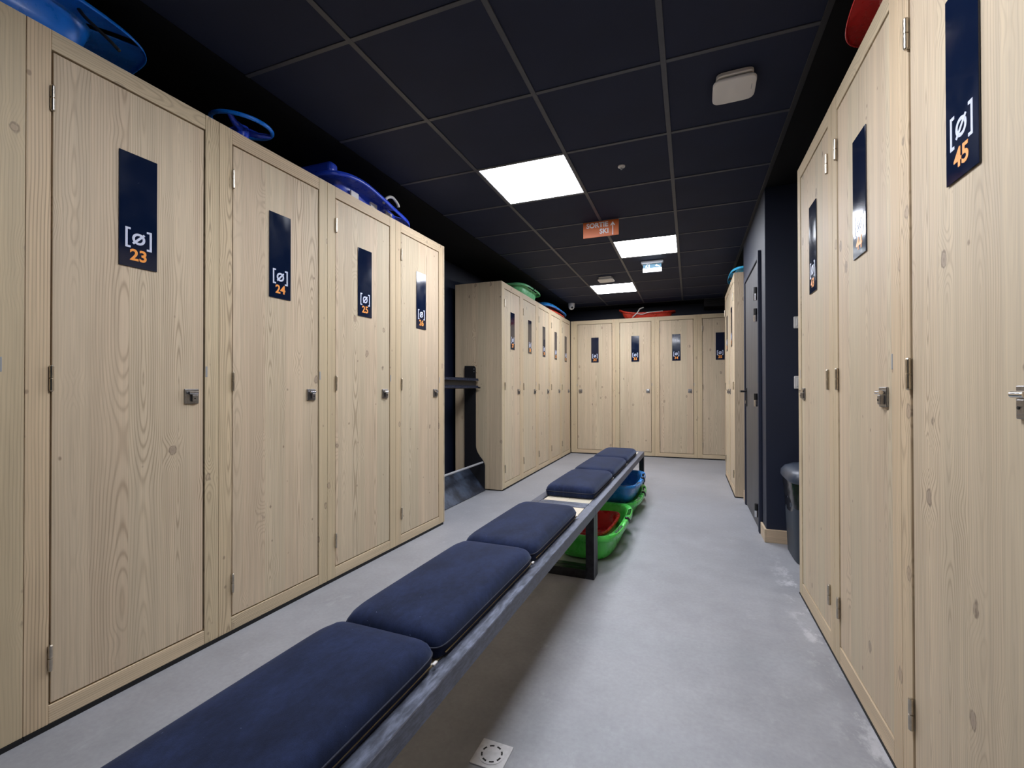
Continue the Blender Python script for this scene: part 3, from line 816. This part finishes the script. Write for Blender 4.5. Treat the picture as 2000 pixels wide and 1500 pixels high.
# ------------------------------------------------------------------ sleds
def sled(label, mat, L, W, D, loc, rot=(0, 0, 0), nose=.05, tail=.0, taper=.78, flange=.80, holes=((.18, .24), (.26, .32), (.68, .74), (.76, .82)), lip=.022, wave=0.0, brakes=True, p=4.5, end=.45, group='plastic sleds'):
    """tub with a wide rim: y is the long axis, nose towards +y, origin under the middle of the hull"""
    N = 96
    t = thing('sled', label, 'sled', loc, 0, group); t.rotation_euler = rot
    q = flange
    prof = [(q * .22, .004), (q * .50, .0), (q * .76, .0), (q * .84, .010), (q * .90, D * .30), (q * .945, D * .72), (q * .975, D * .96), (q, D), (1 - (1 - q) * .5, D + .004), (.985, D + .003), (1.0, D - .004), (1.004, D - lip)]
    vs, fs = [], []
    for f, z in prof:
        for k in range(N):
            a = 2 * PI * k / N; c, s_ = math.sin(a), math.cos(a)
            x = math.copysign(abs(c) ** (2 / p), c); y = math.copysign(abs(s_) ** (2 / p), s_)
            tp = 1 - (1 - taper) * max(0, y) ** 2 * .9 - .06 * max(0, -y) ** 2
            g = max(0, y * f); h = max(0, -y * f)
            fy = f + (1 - f) * end * min(1, f / q)          # narrower rim at the two ends
            zz = z + nose * g ** 3 + tail * h ** 3 + wave * math.sin(PI * (y * f + 1)) * f ** 3
            vs.append((x * f * W / 2 * tp, y * fy * L / 2, zz))
    R = len(prof)
    for i in range(R - 1):
        for k in range(N):
            u = (k + .5) / N
            if i in (7, 8) and any(a < u < b for a, b in holes): continue
            j = (k + 1) % N
            fs.append((i * N + k, i * N + j, (i + 1) * N + j, (i + 1) * N + k))
    fs.append(tuple(range(N - 1, -1, -1)))
    h = MB().add(vs, fs).build('hull', mat, t, smooth=True, angle=1.0)
    so = h.modifiers.new('thickness', 'SOLIDIFY'); so.thickness = .004; so.offset = 0
    if brakes:
        for s_ in (-1, 1):
            b = MB().tube([(s_ * W * .46, -L * .02, D + .014), (s_ * W * .490, -L * .03, D + .012), (s_ * W * .508, -L * .06, D - .012), (s_ * W * .508, -L * .09, D - .034)], [.008, .011, .011, .007], 8)
            b.build('brake_lever', 'black_plastic', t, smooth=True)
    return t

def cord(t, pts, r=.0035, n=24, name='cord', mat='rope'):
    P = [Vector(q) for q in pts]; out = []
    for i in range(len(P) - 1):
        p0 = P[max(i - 1, 0)]; p1 = P[i]; p2 = P[i + 1]; p3 = P[min(i + 2, len(P) - 1)]
        m = n // (len(P) - 1) + 1
        for k in range(m):
            u = k / m
            out.append(.5 * ((2 * p1) + (p2 - p0) * u + (2 * p0 - 5 * p1 + 4 * p2 - p3) * u * u + (-p0 + 3 * p1 - 3 * p2 + p3) * u ** 3))
    out.append(P[-1])
    return MB().tube(out, r, 8).build(name, mat, t, smooth=True)

zt = TOPZ + .004
# big blue sled on the nearest left lockers
s1 = sled('bright blue plastic sled with black cord, on top of lockers 22 and 23', 's_blue', 1.06, .46, .115, (-2.135, .645, zt + .012), (0, -.12, -.04), nose=.012, taper=.90, flange=.70, lip=.014, end=0.0, p=4.0,
          holes=((.085, .115), (.885, .915), (.30, .35), (.65, .70)), brakes=False)
cord(s1, [(.165, .285, .125), (.175, .300, .095), (.205, .345, .040), (.220, .375, .004)], .006)
cord(s1, [(.160, .285, .122), (.12, .20, .20), (.03, .10, .235), (-.08, .02, .20), (-.15, .20, .125)], .003)
# blue steering wheel
t = thing('steering_wheel', 'thin blue toy sled steering wheel lying on top of locker 24', 'steering wheel', (-1.995, 1.565, zt + .092), 0)
t.rotation_euler = (.05, .10, .2)
MB().tube([(.128 * math.cos(2 * PI * k / 40), .128 * math.sin(2 * PI * k / 40), 0) for k in range(40)], .0095, 10, True).build('rim', 's_blue', t, smooth=True)
for a in (.9, 3.0, 5.0):
    MB().tube([(.02 * math.cos(a), .02 * math.sin(a), -.020), (.075 * math.cos(a), .075 * math.sin(a), -.018), (.126 * math.cos(a), .126 * math.sin(a), -.002)], [.020, .014, .009], 8).build('spoke', 's_royal', t, smooth=True)
MB().lathe([(.0005, -.094), (.024, -.091), (.034, -.02), (.028, -.004), (.0005, -.002)], 20).build('hub', 's_royal', t, smooth=True, angle=.7)
# royal blue bobsled
s3 = sled('royal blue bobsled with a pale curved handle, on top of lockers 25 and 26', 's_royal', .88, .42, .088, (-2.09, 2.50, zt + .008), (0, 0, .02), nose=-.035, tail=.0, taper=.84, flange=.60, wave=.026, holes=((.15, .22), (.78, .85)), brakes=False, lip=.024)
box(-.17, .15, -.43, -.36, .085, .150).build('backrest', 's_royal', s3, bevel=.02, seg=3)
cord(s3, [(.17, .05, .08), (.17, .09, .130), (.17, .15, .155), (.17, .21, .135), (.17, .225, .115)], .010, name='handle', mat='white_plastic')
for yy in (-.19, .0, .17): box(.118, .130, yy - .035, yy + .035, .022, .062).build('sticker', 'white_plastic', s3, bevel=.001)
# green sled on the far left row
s4 = sled('mint green sled with dark cut-outs, on top of the far left lockers', 's_mint', 0.88, .44, .125, (-2.085, 5.62, zt), (0, 0, .02), nose=.006, taper=.86, flange=.76, holes=((.06, .14), (.20, .27), (.73, .80), (.86, .94)))
# upside-down pair, blue over red
sled('orange red sled lying upside down under the blue one, on the far left lockers', 's_orange', 1.06, .38, .070, (-2.09, 7.00, zt + .080), (0, PI, 0), nose=0, taper=.86, flange=.84, holes=(), lip=.010, brakes=False, p=3.2)
sled('blue sled lying upside down over the red one, on the far left lockers', 's_sky', 1.16, .43, .070, (-2.085, 6.99, zt + .128), (.022, PI, 0), nose=0, taper=.86, flange=.84, holes=(), lip=.010, brakes=False, p=3.2)
# red sled with a pale handle on the back row
s6 = sled('slim red sled with a pale curved handle, on top of the back lockers', 's_orange', .90, .34, .09, (-.66, 7.93, zt), (0, 0, -PI / 2), nose=.02, tail=.085, taper=.5, flange=.82, holes=((.22, .28), (.72, .78)), brakes=False)
cord(s6, [(.16, -.22, .02), (.17, -.14, .09), (.17, -.10, .15), (.16, -.04, .172)], .010, name='handle', mat='white_plastic')
cord(s6, [(.165, -.16, .08), (.176, -.06, .06), (.176, .04, .085), (.150, .26, .098)], .007, name='side_strap', mat='white_plastic')
# cyan sled on the pair beyond the door
s7 = sled('cyan sled standing on the lockers beyond the door', 's_cyan', .80, .42, .075, (.615, 5.56, zt), (0, 0, PI), nose=.0, taper=.9, flange=.78, brakes=False)
# red sled on the right row
s8 = sled('red sled overhanging the top edge of lockers 44 and 45', 's_red', 1.0, .48, .092, (.742, 1.54, zt), (0, 0, 0), nose=.0, taper=.97, flange=.72, lip=.008, holes=(), p=5.0, end=0.0, brakes=False)
# sleds stored under the far bench
s9 = sled('bright green sled under the bench, holding a red sled', 's_green', .96, .45, .165, (-.635, 3.285, .003), (0, 0, PI - .03), nose=.01, taper=.94, flange=.86, lip=.030)
s10 = sled('red sled lying inside the nearer green sled under the bench', 's_red', .76, .30, .095, (-.640, 3.27, .040), (.03, .06, PI - .03), nose=.02, taper=.9, flange=.9, holes=(), lip=.012, brakes=False)
s11 = sled('green sled under the far end of the bench, below a blue one', 's_green', .96, .45, .130, (-.62, 4.33, .003), (0, 0, PI - .02), nose=.01, taper=.94, flange=.86, lip=.030)
s12 = sled('sky blue sled stacked on the rear green sled under the bench', 's_sky', .92, .42, .150, (-.61, 4.33, .115), (0, 0, PI - .02), nose=.02, taper=.94, flange=.86)
